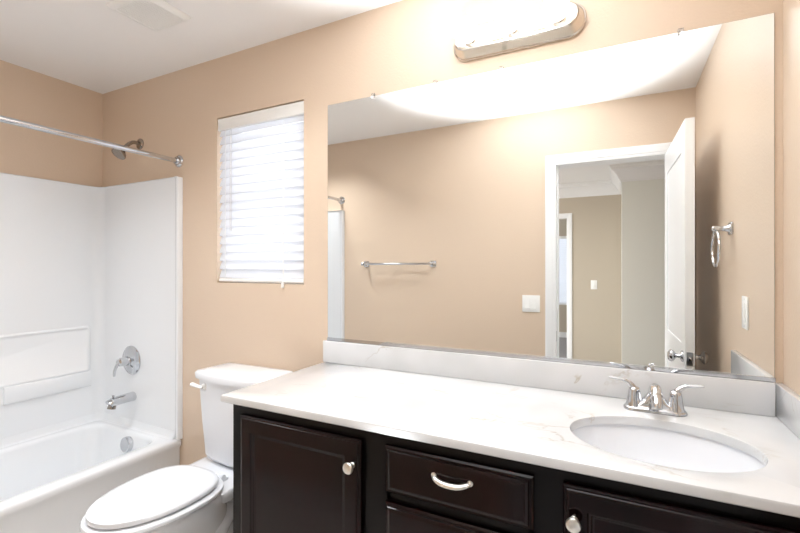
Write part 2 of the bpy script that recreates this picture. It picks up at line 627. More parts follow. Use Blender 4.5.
tube(bm, [(1.448, 0.001, WZ1 - 0.064), (1.448, -0.003, 1.6), (1.448, -0.006, 1.285)], 0.0011, 8)
c = obj('lift_cord', bm, M['plastic'], bl)
bm = B()
lathe(bm, (1.448, -0.008, 1.29), (0, 0, -1), [(0.003, 0), (0.0055, 0.004), (0.0065, 0.018), (0.008, 0.03), (0.006, 0.034)], 14)
obj('tassel', bm, M['plastic'], c)

# ------------------------------------------------------------------ tub and its wall surround
TX = 0.744
TZ = 0.4335


def tub():
    bm = B()
    k = 7

    def ring(x0, x1, y0, y1, r, z):
        return [(x, y, z) for x, y in rrect(x0, x1, y0, y1, r, k)]
    y0, y1 = -D + 0.003, -0.003
    xo = 0.738
    rings = [
        ring(0.003, xo, y0, y1, 0.004, 0.0),
        ring(0.003, xo - 0.012, y0, y1, 0.004, 0.06),
        ring(0.003, xo - 0.012, y0, y1, 0.004, TZ - 0.05),
        ring(0.003, xo, y0, y1, 0.004, TZ - 0.034),
        ring(0.003, xo, y0, y1, 0.004, TZ - 0.012),
        ring(0.006, xo - 0.003, y0 + 0.003, y1 - 0.003, 0.006, TZ - 0.004),
        ring(0.012, xo - 0.012, y0 + 0.01, y1 - 0.01, 0.01, TZ),
        ring(0.055, xo - 0.072, y0 + 0.07, y1 - 0.055, 0.10, TZ),
        ring(0.066, xo - 0.084, y0 + 0.082, y1 - 0.066, 0.10, TZ - 0.006),
        ring(0.072, xo - 0.092, y0 + 0.10, y1 - 0.073, 0.10, TZ - 0.022),
        ring(0.092, xo - 0.118, y0 + 0.20, y1 - 0.105, 0.11, 0.19),
        ring(0.125, xo - 0.15, y0 + 0.29, y1 - 0.14, 0.12, 0.09),
        ring(0.18, xo - 0.2, y0 + 0.36, y1 - 0.2, 0.11, 0.07),
    ]
    loft(bm, rings)
    return obj('bathtub', bm, M['acrylic'], origin=(0.37, -D / 2, 0), angle=50)


tb = tag(tub(), 'white acrylic alcove bathtub against the left wall', 'bathtub')
bm = B()
lathe(bm, (0.405, -0.085, 0.372), (0, -1, 0.12), [(0.04, -0.004), (0.041, 0.012), (0.039, 0.021), (0.034, 0.024), (0.012, 0.022), (0, 0.022)], 32)
obj('overflow_cover', bm, M['chrome'], tb)
bm = B()
lathe(bm, (0.37, -0.34, 0.07), (0, 0, 1), [(0.036, -0.002), (0.036, 0.003), (0.03, 0.006), (0, 0.007)], 28)
obj('drain', bm, M['chrome'], tb)


def surround():
    """U-shaped moulded wall panel with coved corners and proud front flanges"""
    t = 0.022
    r = 0.055
    zb, zt = TZ + 0.0005, 1.8326
    s = []   # inner path in plan, from the back wall flange round to the front flange

    def flange(sgn, yw):
        # points from the outside edge inwards on the wall at y = yw (sgn: direction into the room)
        return [(TX, yw), (TX, yw + sgn * 0.022), (TX - 0.004, yw + sgn * 0.028), (TX - 0.018, yw + sgn * 0.028), (TX - 0.024, yw + sgn * 0.026), (TX - 0.027, yw + sgn * t)]
    s += flange(-1, -0.001)
    for i in range(9):
        a = radians(90 + 90 * i / 8)
        s.append((t + r + r * cos(a), -0.001 - t - r + r * sin(a)))
    for i in range(9):
        a = radians(180 + 90 * i / 8)
        s.append((t + r + r * cos(a), -D + 0.001 + t + r + r * sin(a)))
    s += list(reversed(flange(1, -D + 0.001)))
    outer = [(TX, -D + 0.001), (0.001, -D + 0.001), (0.001, -0.001)]
    # inner wall strip with a rounded top
    bm = B()

    def ins(pts, d):
        out = []
        n = len(pts)
        for i, p in enumerate(pts):
            a = Vector(pts[max(i - 1, 0)]); b = Vector(pts[min(i + 1, n - 1)])
            tt = (b - a).normalized()
            out.append((p[0] + tt.y * d, p[1] - tt.x * d))
        return out
    rows = [(s, zb), (s, zb + 0.036)]
    s_in = [(x, y) for x, y in s]
    rows = [(0, zb), (0, zt - 0.01), (-0.003, zt - 0.003), (-0.009, zt)]
    rr = []
    for d, z in rows:
        q_ = ins(s, d) if d else s
        q_ = [(min(max(x, 0.001), TX), min(max(y, -D + 0.001), -0.001)) for x, y in q_]
        rr.append([(x, y, z) for x, y in q_])
    wallp = []
    for x, y, z in rr[-1]:
        # project to the wall behind
        if x > t + r + 1e-6:
            wallp.append((x, -0.001 if y > -D / 2 else -D + 0.001, zt))
        else:
            wallp.append((0.001, min(max(y, -D + 0.001), -0.001), zt))
    rr.append(wallp)
    rr.append([(x, y, zb) for x, y, z in wallp])
    rr.append(list(rr[0]))
    loft(bm, rr, closed=False, cap0=False, cap1=False)
    bmesh.ops.remove_doubles(bm, verts=bm.verts, dist=1e-6)
    return bm


sur_bm = surround()
# seam bead between tub flange and panels
sur = obj('tub_surround', sur_bm, M['acrylic'], origin=(0.0, -D / 2, TZ), angle=40)
tag(sur, 'white moulded three-sided tub surround with soap recess above the bathtub', 'tub surround')
XS = 0.023
# lower lip, slightly proud, that meets the tub (its top edge reads as the thin seam)
bm = B()
pp = []
t_, r_ = 0.022, 0.055
path = [(TX - 0.030, -0.0235)]
for i in range(9):
    a = radians(90 + 90 * i / 8)
    path.append((t_ + r_ + r_ * cos(a), -0.001 - t_ - r_ + r_ * sin(a)))
for i in range(9):
    a = radians(180 + 90 * i / 8)
    path.append((t_ + r_ + r_ * cos(a), -D + 0.001 + t_ + r_ + r_ * sin(a)))
path.append((TX - 0.030, -D + 0.0235))
n = len(path)
nn = []
for i, p in enumerate(path):
    a = Vector(path[max(i - 1, 0)]); b = Vector(path[min(i + 1, n - 1)])
    tt = (b - a).normalized()
    nn.append(Vector((-tt.y, tt.x)))
rings = [[(p[0] + q_.x * d, p[1] + q_.y * d, z) for p, q_ in zip(path, nn)] for d, z in ((0.022, TZ + 0.001), (0.010, TZ + 0.006), (0.004, TZ + 0.018), (0.0018, 0.472), (0.001, 0.475), (-0.002, 0.475))]
loft(bm, rings, closed=False, cap0=False, cap1=False)
obj('lower_flange', bm, M['acrylic'], sur, angle=30)
# soap recess: raised frame round a sunk field
bm = B()


def frame_loft(bm, y0, y1, z0, z1, x_out, x_in, w_, r, bulge):
    k = 6
    o = rrect(y0, y1, z0, z1, r, k)
    i1 = rrect(y0 + w_, y1 - w_, z0 + w_, z1 - w_, max(r - w_, 0.004), k)
    i0 = rrect(y0 - bulge, y1 + bulge, z0 - bulge, z1 + bulge, r + bulge, k)
    loft(bm, [[(x_out, y, z) for y, z in i0], [(x_out + 0.004, y, z) for y, z in o], [(x_in + 0.004, y, z) for y, z in i1], [(x_in, y, z) for y, z in rrect(y0 + w_ + 0.004, y1 - w_ - 0.004, z0 + w_ + 0.004, z1 - w_ - 0.004, 0.01, k)]], cap0=False)


frame_loft(bm, -1.1, -0.085, 0.738, 1.0, 0.0225, 0.0235, 0.009, 0.02, 0.006)
obj('soap_recess', bm, M['acrylic'], sur, angle=60)
# ledge under the recess
bm = B()
sec = lambda y, d: [(0.0215, y, 0.735), (0.0225 + d * 0.7, y, 0.733), (0.0225 + d, y, 0.724), (0.0225 + d, y, 0.655), (0.0225 + d * 0.7, y, 0.648), (0.0215, y, 0.645)]
loft(bm, [sec(-0.075, 0.001), sec(-0.13, 0.007), sec(-0.2, 0.013), sec(-0.478, 0.014), sec(-0.486, 0.011), sec(-0.489, 0.001)])
obj('soap_ledge', bm, M['acrylic'], sur, angle=40)

# shower valve
YP = -0.0238
sv = thing('shower_valve', 'chrome single-lever shower valve on the tub end wall', 'shower valve', (0.335, YP, 0.736))
bm = B()
lathe(bm, (0.335, YP, 0.818), (0, -1, 0), [(0.082, 0), (0.082, 0.004), (0.074, 0.011), (0.05, 0.018), (0.034, 0.022), (0.03, 0.024), (0, 0.024)], 40)
obj('escutcheon', bm, M['chrome'], sv)
bm = B()
lathe(bm, (0.335, YP - 0.02, 0.818), (0, -1, 0), [(0.026, 0), (0.025, 0.03), (0.023, 0.05), (0.016, 0.058), (0, 0.06)], 28)
pts = smooth_path([(0.335, YP - 0.06, 0.824), (0.327, YP - 0.075, 0.808), (0.317, YP - 0.083, 0.776), (0.31, YP - 0.083, 0.741)], 5)
n = len(pts)
tube(bm, pts, [0.019 - 0.009 * i / (n - 1) for i in range(n)], 14, 0.6)
obj('lever', bm, M['chrome'], sv)

# tub spout
ts = thing('tub_spout', 'chrome tub spout below the shower valve', 'spout', (0.35, YP, 0.61))
bm = B()
prof = smooth_path([(0.35, YP, 0.613), (0.35, YP - 0.03, 0.613), (0.35, YP - 0.09, 0.611), (0.35, YP - 0.12, 0.608), (0.35, YP - 0.135, 0.602)], 5)
n = len(prof)
tube(bm, prof, [0.029 if i < 3 else 0.0285 - 0.003 * i / n for i in range(n)], 20, 0.9)
obj('spout_body', bm, M['chrome'], ts, angle=50)
bm = B()
lathe(bm, (0.35, YP - 0.116, 0.594), (0, -0.25, -1), [(0.02, 0), (0.021, 0.02), (0.017, 0.021), (0.015, 0.008), (0, 0.008)], 20)
obj('outlet_opening', bm, M['brushed'], ts)
bm = B()
lathe(bm, (0.35, YP - 0.112, 0.622), (0, 0, 1), [(0.004, 0), (0.004, 0.014), (0.007, 0.016), (0.007, 0.024), (0.0, 0.026)], 14)
obj('diverter_knob', bm, M['chrome'], ts)

# shower head
sh = thing('showerhead', 'brushed shower head on a bent arm high on the tub end wall', 'shower head', (0.375, 0, 2.06))
bm = B()
lathe(bm, (0.375, 0.0, 2.06), (0, -1, 0), [(0.031, 0.0), (0.031, 0.004), (0.026, 0.009), (0.013, 0.012), (0, 0.012)], 28)
obj('wall_flange', bm, M['brushed'], sh)
bm = B()
pts = smooth_path([(0.375, -0.002, 2.06), (0.375, -0.035, 2.061), (0.375, -0.058, 2.05), (0.375, -0.078, 2.03), (0.375, -0.092, 2.012)], 6)
tube(bm, pts, 0.0105, 14)
obj('shower_arm', bm, M['brushed'], sh)
bm = B()
dv = Vector((0, -0.62, -0.78)).normalized()
lathe(bm, Vector((0.375, -0.089, 2.015)), dv, [(0.012, 0), (0.015, 0.008), (0.013, 0.016), (0.018, 0.022), (0.033, 0.038), (0.038, 0.05), (0.037, 0.056), (0.032, 0.057), (0, 0.055)], 28)
obj('spray_head', bm, M['brushed'], sh)

# shower curtain rod
rx, rz = 0.714, 1.9226
cr = thing('shower_curtain_rod', 'chrome shower curtain rod spanning the tub opening', 'curtain rod', (rx, -D / 2, rz))
bm = B()
tube(bm, [(rx, -0.008, rz), (rx, -D + 0.008, rz)], 0.0128, 20)
obj('rod', bm, M['chrome'], cr)
for y, s_ in ((0, -1), (-D, 1)):
    bm = B()
    lathe(bm, (rx, y, rz), (0, s_, 0), [(0.033, 0.0005), (0.033, 0.004), (0.029, 0.009), (0.022, 0.011), (0.021, 0.02), (0.018, 0.024), (0.0132, 0.024)], 28)
    obj('wall_flange', bm, M['chrome'], cr)

# ------------------------------------------------------------------ toilet
TCX = 1.272
to = thing('toilet', 'white two-piece toilet with closed lid between bathtub and vanity', 'toilet', (TCX, -0.38, 0))


def egg(z, a, yb, yf, n=44, nb=2.6, cx=TCX, frac=0.42):
    """plan outline: blunt at the back (yb), round at the front (yf)"""
    yc = yb + (yf - yb) * frac
    out = []
    for i in range(n):
        t = 2 * pi * i / n
        c_, s_ = cos(t), sin(t)
        if s_ >= 0:   # back half
            x = a * math.copysign(abs(c_) ** (2 / nb), c_)
            y = yc + (yb - yc) * abs(s_) ** (2 / nb)
        else:
            x = a * math.copysign(abs(c_) ** (2 / 2.05), c_)
            y = yc + (yf - yc) * abs(s_) ** (2 / 2.05)
        out.append((cx + x, y, z))
    return out


SZ = 0.459   # bowl rim
bm = B()
loft(bm, [
    egg(0.0, 0.115, -0.10, -0.56, nb=3),
    egg(0.02, 0.112, -0.11, -0.555, nb=3),
    egg(0.12, 0.096, -0.13, -0.53, nb=3),
    egg(0.22, 0.098, -0.16, -0.54),
    egg(0.30, 0.125, -0.20, -0.60),
    egg(0.37, 0.160, -0.235, -0.675),
    egg(0.42, 0.178, -0.25, -0.715),
    egg(SZ - 0.012, 0.183, -0.255, -0.728),
    egg(SZ, 0.178, -0.26, -0.723),
])
# rear deck that carries the tank


def deck(z, hw0, hw1, y0, y1, r):
    o = []
    for x, y in rrect(-1, 1, 0, 1, 0.12, 5):
        yy = y0 + (y1 - y0) * y
        hw = hw0 + (hw1 - hw0) * y
        o.append((TCX + x * hw, yy, z))
    return o


loft(bm, [deck(0.385, 0.125, 0.14, -0.33, -0.03, 0), deck(0.42, 0.168, 0.172, -0.34, -0.02, 0), deck(SZ - 0.006, 0.172, 0.18, -0.345, -0.02, 0), deck(SZ + 0.002, 0.166, 0.175, -0.34, -0.025, 0)])
# trapway bulge along the side of the pedestal
for sx in (-1, 1):
    pts = smooth_path([(TCX + sx * 0.075, -0.47, 0.10), (TCX + sx * 0.085, -0.36, 0.20), (TCX + sx * 0.088, -0.26, 0.33), (TCX + sx * 0.085, -0.17, 0.30), (TCX + sx * 0.085, -0.12, 0.16), (TCX + sx * 0.085, -0.12, 0.03)], 6)
    tube(bm, pts, 0.05, 14)
obj('bowl', bm, M['china'], to, angle=50)
# seat ring
bm = B()
o0 = [(0.183, -0.272, -0.737), (0.189, -0.268, -0.743), (0.189, -0.268, -0.743), (0.182, -0.273, -0.741)]
z_ = [SZ + 0.005, SZ + 0.009, SZ + 0.019, SZ + 0.024]
loft(bm, [egg(z, a, yb, yf) for z, (a, yb, yf) in zip(z_, o0)])
obj('seat', bm, M['seat'], to, angle=50)
# seat lid
bm = B()
loft(bm, [egg(SZ + 0.029, 0.163, -0.295, -0.722), egg(SZ + 0.033, 0.173, -0.286, -0.727), egg(SZ + 0.042, 0.173, -0.286, -0.727), egg(SZ + 0.048, 0.168, -0.291, -0.727), egg(SZ + 0.0515, 0.150, -0.31, -0.70), egg(SZ + 0.054, 0.1, -0.37, -0.63)])
obj('seat_lid', bm, M['seat'], to, angle=50)
for sx in (-1, 1):
    bm = B()
    tube(bm, [(TCX + sx * 0.075 - 0.022, -0.272, SZ + 0.02), (TCX + sx * 0.075 + 0.022, -0.272, SZ + 0.02)], 0.011, 14)
    add_box(bm, TCX + sx * 0.075 - 0.02, TCX + sx * 0.075 + 0.02, -0.275, -0.245, SZ + 0.0, SZ + 0.014, 0.004)
    obj('hinge', bm, M['seat'], to)
# tank
TB, TT = 0.475, 0.841


KX = 1.314


def tank_sec(z, hw, yf, bow, yb=-0.02, k=10):
    o = []
    for i in range(k + 1):
        u = -1 + 2 * i / k
        o.append((KX + u * hw * (1 - 0.0), yf - bow * (1 - u * u), z))
    # rounded rear corners
    o += [(KX + hw * 1.005, (yf * 0.7 + yb * 0.3), z), (KX + hw * 1.0, yb - 0.012, z), (KX + hw * 0.96, yb, z), (KX - hw * 0.96, yb, z), (KX - hw * 1.0, yb - 0.012, z), (KX - hw * 1.005, (yf * 0.7 + yb * 0.3), z)]
    return o


bm = B()
loft(bm, [tank_sec(TB - 0.012, 0.12, -0.15, 0.01), tank_sec(TB, 0.165, -0.168, 0.016), tank_sec(TB + 0.02, 0.176, -0.174, 0.02), tank_sec(0.66, 0.190, -0.182, 0.024), tank_sec(TT, 0.202, -0.188, 0.028)])
add_box(bm, KX - 0.06, KX + 0.06, -0.15, -0.05, SZ + 0.001, TB)
tk = obj('tank', bm, M['china'], to, angle=50)
bm = B()
loft(bm, [tank_sec(TT + 0.001, 0.205, -0.19, 0.03), tank_sec(TT + 0.004, 0.213, -0.198, 0.032, -0.012), tank_sec(TT + 0.030, 0.215, -0.200, 0.032, -0.012), tank_sec(TT + 0.040, 0.208, -0.192, 0.032, -0.016), tank_sec(TT + 0.046, 0.18, -0.165, 0.03, -0.03), tank_sec(TT + 0.049, 0.1, -0.12, 0.02, -0.06)])
obj('tank_lid', bm, M['china'], to, angle=50)
bm = B()
lathe(bm, (KX - 0.155, -0.192, 0.81), (0, -1, 0), [(0.016, 0), (0.016, 0.01), (0.012, 0.014), (0, 0.014)], 18)
pts = smooth_path([(KX - 0.15, -0.21, 0.81), (KX - 0.185, -0.213, 0.814), (KX - 0.215, -0.216, 0.820)], 5)
tube(bm, pts, [0.0085 + 0.004 * i / 10 for i in range(len(pts))], 12, 0.7)
obj('flush_lever', bm, M['plastic'], to)

# ------------------------------------------------------------------ vanity
CX0, CX1 = 1.7167, XR - 0.0025
CY = -0.535
CZ = 0.9165
va = thing('vanity_cabinet', 'dark espresso wood vanity cabinet under the white marble worktop', 'vanity', (2.47, -0.27, 0))
bm = B()
add_box(bm, CX0, CX0 + 0.018, CY + 0.02, -0.016, 0.0, CZ)
add_box(bm, CX1 - 0.018, CX1, CY + 0.02, -0.003, 0.0, CZ)
add_box(bm, CX0 + 0.018, CX1 - 0.018, -0.021, -0.016, 0.1, CZ)
add_box(bm, CX0 + 0.018, CX1 - 0.018, CY + 0.02, -0.021, 0.1, 0.118)
add_box(bm, CX0 + 0.018, CX1 - 0.018, CY + 0.075, CY + 0.09, 0.0, 0.1)
# face frame
DW = [(1.763, 2.212), (2.285, 2.662), (2.724, 3.176)]
add_box(bm, CX0, CX1, CY, CY + 0.02, 0.875, CZ)
add_box(bm, CX0, CX1, CY, CY + 0.02, 0.1, 0.15)
for a, b in ((CX0, DW[0][0] + 0.012), (DW[0][1] - 0.012, DW[1][0] + 0.012), (DW[1][1] - 0.012, DW[2][0] + 0.012), (DW[2][1] - 0.012, CX1)):
    add_box(bm, a, b, CY, CY + 0.02, 0.15, 0.875)
for z in (0.735, 0.54, 0.34):
    add_box(bm, DW[1][0], DW[1][1], CY, CY + 0.02, z, z + 0.035)
obj('carcass', bm, M['wood_dark'], va)


def profile_front(bm, x0, x1, z0, z1, y, rings):
    """stack of inset rectangles: (inset, forward)"""
    rr = []
    for ins, fw in rings:
        rr.append([(x0 + ins, y - fw, z0 + ins), (x1 - ins, y - fw, z0 + ins), (x1 - ins, y - fw, z1 - ins), (x0 + ins, y - fw, z1 - ins)])
    loft(bm, rr)


DOOR_RINGS = [(0, 0.0005), (0, 0.013), (0.003, 0.017), (0.007, 0.017), (0.009, 0.0195), (0.013, 0.021), (0.048, 0.021), (0.051, 0.0165), (0.055, 0.0155), (0.058, 0.012), (0.062, 0.011), (0.062, 0.0108)]
DRAWER_RINGS = [(0, 0.0005), (0, 0.011), (0.004, 0.015), (0.009, 0.015), (0.011, 0.0185), (0.016, 0.0205), (0.019, 0.0215), (0.02, 0.0215)]


def knob(x, z, parent):
    bm = B()
    lathe(bm, (x, CY - 0.0205, z), (0, -1, 0), [(0.0085, 0), (0.006, 0.004), (0.0055, 0.012), (0.009, 0.016), (0.0145, 0.019), (0.0155, 0.0225), (0.014, 0.026), (0.008, 0.028), (0, 0.0285)], 26)
    return obj('knob', bm, M['nickel'], parent)


for (a, b), kx in ((DW[0], 2.189), (DW[2], 2.747)):
    bm = B()
    profile_front(bm, a, b, 0.128, 0.886, CY, DOOR_RINGS)
    d = obj('cabinet_door', bm, M['wood'], va, angle=20)
    knob(kx, 0.817, d)
for z0, z1 in ((0.765, 0.886), (0.57, 0.739), (0.37, 0.545), (0.128, 0.345)):
    bm = B()
    profile_front(bm, DW[1][0], DW[1][1], z0, z1, CY, DRAWER_RINGS)
    d = obj('drawer', bm, M['wood'], va, angle=20)
    zc = 0.836 if z0 > 0.7 else (z0 + z1) / 2 + 0.02
    bm = B()
    xm = 2.473
    pts = smooth_path([(xm - 0.046, CY - 0.0205, zc + 0.006), (xm - 0.040, CY - 0.031, zc + 0.004), (xm - 0.018, CY - 0.039, zc - 0.001), (xm + 0.018, CY - 0.039, zc - 0.001), (xm + 0.040, CY - 0.031, zc + 0.004), (xm + 0.046, CY - 0.0205, zc + 0.006)], 6)
    n = len(pts)
    rad = [0.0045 + 0.003 * sin(pi * i / (n - 1)) for i in range(n)]
    tube(bm, pts, rad, 12, 0.6, up=(0, -0.6, 0.8))
    for sx in (-1, 1):
        lathe(bm, (xm + sx * 0.046, CY - 0.0205, zc + 0.006), (0, -1, 0), [(0.0075, 0), (0.007, 0.003), (0.004, 0.005)], 14)
    obj('drawer_pull', bm, M['nickel'], d)

# worktop with oval cut-out
SKX, SKY, SA, SB = 2.918, -0.336, 0.199, 0.154
TX0, TX1, TY0, TY1 = 1.6856, XR - 0.001, -0.5585, -0.001
N = 96


def rect_hit(t, x0, x1, y0, y1):
    c_, s_ = cos(t), sin(t)
    k = 1e9
    if c_ > 1e-9: k = min(k, (x1 - SKX) / c_)
    if c_ < -1e-9: k = min(k, (x0 - SKX) / c_)
    if s_ > 1e-9: k = min(k, (y1 - SKY) / s_)
    if s_ < -1e-9: k = min(k, (y0 - SKY) / s_)
    return SKX + c_ * k, SKY + s_ * k


angs = [2 * pi * i / N for i in range(N)]
for cxx, cyy in ((TX0, TY0), (TX1, TY0), (TX1, TY1), (TX0, TY1)):
    angs.append(math.atan2(cyy - SKY, cxx - SKX) % (2 * pi))
angs = sorted(angs)


def ell(a, b, z):
    out = []
    for t in angs:
        k = 1 / math.sqrt((cos(t) / a) ** 2 + (sin(t) / b) ** 2)
        out.append((SKX + cos(t) * k, SKY + sin(t) * k, z))
    return out


def orect(ins, z):
    out = []
    for t in angs:
        x, y = rect_hit(t, TX0, TX1, TY0, TY1)
        if abs(y - TY0) < 1e-6: y += ins
        if abs(x - TX0) < 1e-6: x += ins
        out.append((x, y, z))
    return out


bm = B()
TBZ = 0.917
loft(bm, [ell(SA, SB, TBZ), ell(SA, SB, CT - 0.004), ell(SA + 0.0012, SB + 0.0012, CT - 0.0012), ell(SA + 0.004, SB + 0.004, CT), orect(0.006, CT), orect(0.0018, CT - 0.0018), orect(0, CT - 0.006), orect(0, TBZ + 0.003), orect(0.003, TBZ), ell(SA, SB, TBZ)], cap0=False, cap1=False)
bmesh.ops.remove_doubles(bm, verts=bm.verts, dist=1e-6)
top = tag(obj('countertop', bm, M['marble'], origin=(2.46, -0.28, TBZ), angle=40), 'white veined marble countertop with oval sink cut-out on the dark vanity', 'countertop')
bs = tag(boxes('backsplash', M['marble'], [(TX0, XR - 0.021, -0.02, -0.0008, CT + 0.0003, 1.0336)], bev=0.003), 'low white marble backsplash running along the wall under the mirror', 'backsplash')
ss = tag(boxes('side_splash', M['marble'], [(XR - 0.0205, XR - 0.0008, -0.533, -0.0008, CT + 0.0003, 1.0336)], bev=0.003), 'short white marble side splash against the right wall', 'backsplash')

# sink
bm = B()
sk = []
for a, b, z in ((SA + 0.022, SB + 0.022, TBZ - 0.002), (SA + 0.022, SB + 0.022, TBZ - 0.014), (SA + 0.006, SB + 0.006, TBZ - 0.03), (SA - 0.01, SB - 0.012, 0.845), (SA - 0.04, SB - 0.04, 0.795), (SA - 0.09, SB - 0.075, 0.768), (0.03, 0.03, 0.76)):
    sk.append((a, b, z))
outer = [ell(a, b, z) for a, b, z in sk]
inner = []
for a, b, z in ((0.024, 0.024, 0.775), (SA - 0.095, SB - 0.082, 0.779), (SA - 0.048, SB - 0.048, 0.806), (SA - 0.016, SB - 0.018, 0.855), (SA + 0.002, SB + 0.001, 0.9), (SA + 0.006, SB + 0.006, TBZ - 0.0005)):
    inner.append(ell(a, b, z))
loft(bm, inner + [ell(SA + 0.022, SB + 0.022, TBZ - 0.0005)] + outer)
sink = tag(obj('sink', bm, M['china'], origin=(SKX, SKY, 0.76), angle=60), 'white oval undermount sink set into the marble countertop', 'sink')
bm = B()
lathe(bm, (SKX, SKY, 0.7755), (0, 0, 1), [(0.024, 0), (0.024, 0.002), (0.02, 0.004), (0.018, 0.003), (0, 0.003)], 28)
obj('drain', bm, M['chrome'], sink)

# faucet
FX, FY = 2.922, -0.109
fa = thing('faucet', 'chrome two-handle faucet behind the oval sink', 'faucet', (FX, FY, CT))
bm = B()


def fbase(hx, hy, z):
    return [(FX + x, FY + y, z) for x, y in rrect(-hx, hx, -hy, hy, hy * 0.95, 8)]


loft(bm, [fbase(0.079, 0.026, CT + 0.0005), fbase(0.079, 0.026, CT + 0.006), fbase(0.076, 0.023, CT + 0.010), fbase(0.06, 0.019, CT + 0.014), fbase(0.036, 0.017, CT + 0.026), fbase(0.022, 0.016, CT + 0.044), fbase(0.018, 0.014, CT + 0.05)])
obj('base', bm, M['chrome'], fa, angle=45)
bm = B()
pts = smooth_path([(FX, FY + 0.006, CT + 0.03), (FX, FY - 0.002, CT + 0.056), (FX, FY - 0.028, CT + 0.068), (FX, FY - 0.062, CT + 0.062), (FX, FY - 0.085, CT + 0.047), (FX, FY - 0.094, CT + 0.034)], 6)
n = len(pts)
tube(bm, pts, [0.019 - 0.0055 * i / (n - 1) for i in range(n)], 18, 0.95)
obj('spout', bm, M['chrome'], fa, angle=60)
for sx in (-1, 1):
    hx = FX + sx * 0.051
    bm = B()
    lathe(bm, (hx, FY, CT + 0.007), (0, 0, 1), [(0.023, 0), (0.0225, 0.006), (0.021, 0.008), (0.0175, 0.03), (0.0155, 0.046), (0.013, 0.056), (0.0, 0.06)], 26)
    pts = smooth_path([(hx - sx * 0.002, FY, CT + 0.048), (hx + sx * 0.006, FY, CT + 0.066), (hx + sx * 0.022, FY, CT + 0.079), (hx + sx * 0.045, FY - 0.001, CT + 0.083), (hx + sx * 0.066, FY - 0.002, CT + 0.085)], 6)
    n = len(pts)
    tube(bm, pts, [0.0125 - 0.0065 * min(1, 1.6 * i / (n - 1)) for i in range(n)], 14, [1 - 0.45 * i / (n - 1) for i in range(n)], up=(0, 1, 0) if False else None)
    obj('lever_handle', bm, M['chrome'], fa, angle=60)

# ------------------------------------------------------------------ mirror
MX0, MX1, MZ0, MZ1 = 1.7005, 3.2155, 1.0405, 2.0564
mi = thing('wall_mirror', 'large frameless mirror above the marble backsplash', 'mirror', ((MX0 + MX1) / 2, 0, MZ0))
boxes('mirror_backing', M['mirror_edge'], [(MX0, MX1, -0.0045, -0.0006, MZ0, MZ1)], mi)
boxes('mirror_glass', M['mirror'], [(MX0 + 0.001, MX1 - 0.001, -0.0056, -0.0045, MZ0 + 0.001, MZ1 - 0.001)], mi)
boxes('channel', M['chrome'], [(MX0 - 0.001, MX1 + 0.001, -0.0085, -0.0062, 1.0345, 1.0465), (MX0 - 0.001, MX1 + 0.001, -0.0085, -0.0006, 1.0337, 1.0352)], mi)
for xc, zc in ((1.93, MZ1), (2.205, MZ1), (2.459, MZ1), (2.997, MZ1), (2.92, 1.052)):
    bm = B()
    s_ = 1 if zc > 1.5 else 0
    add_box(bm, xc - 0.008, xc + 0.008, -0.0115, -0.0065, zc - 0.009, zc + 0.004, 0.002)
    if s_:
        add_box(bm, xc - 0.008, xc + 0.008, -0.0095, -0.0006, zc + 0.001, zc + 0.010, 0.002)
    obj('mirror_clip', bm, M['clear'], mi)

# ------------------------------------------------------------------ vanity light
LX0, LX1, LZ0, LZ1 = 2.279, 2.738, 2.111, 2.228
vl = thing('vanity_light', 'chrome vanity light bar with three lit globe bulbs above the mirror', 'light fixture', ((LX0 + LX1) / 2, 0, LZ0))
bm = B()


def lrect(ins, y, r=0.056):
    return [(x, y, z) for x, z in rrect(LX0 + ins, LX1 - ins, LZ0 + ins, LZ1 - ins, max(r - ins, 0.008), 10)]


loft(bm, [lrect(0, -0.0006), lrect(0, -0.008), lrect(0.002, -0.012), lrect(0.006, -0.014), lrect(0.012, -0.026), lrect(0.017, -0.042), lrect(0.02, -0.052), lrect(0.024, -0.056), lrect(0.029, -0.057), lrect(0.031, -0.055), lrect(0.034, -0.0545)])
obj('backplate', bm, M['plate'], vl, angle=25)
LZ = 2.160
for xc in (2.364, 2.509, 2.656):
    bm = B()
    lathe(bm, (xc, -0.054, LZ), (0, -1, 0), [(0.026, 0), (0.026, 0.003), (0.020, 0.006), (0.019, 0.026), (0.016, 0.027), (0, 0.027)], 26)
    obj('socket', bm, M['nickel'], vl)
    bm = B()
    R = 0.040
    yc = -0.122
    prof = [(0.013, -0.042), (0.0135, -0.034)]
    for i in range(1, 15):
        a = pi * (0.12 + 0.88 * i / 14)
        prof.append((R * sin(a), -R * cos(a)))
    lathe(bm, (xc, yc, LZ), (0, -1, 0), prof, 26, cap1=False)
    obj('bulb', bm, M['bulb'], vl)

# ------------------------------------------------------------------ ceiling vent
vx0, vx1, vy0, vy1 = 0.975, 1.209, -0.522, -0.298
ve = thing('ceiling_vent', 'white square exhaust vent grille on the bathroom ceiling', 'vent', ((vx0 + vx1) / 2, (vy0 + vy1) / 2, H))
bm = B()


def vrect(ins, z):
    return [(x, y, z) for x, y in rrect(vx0 + ins, vx1 - ins, vy0 + ins, vy1 - ins, 0.01, 4)]


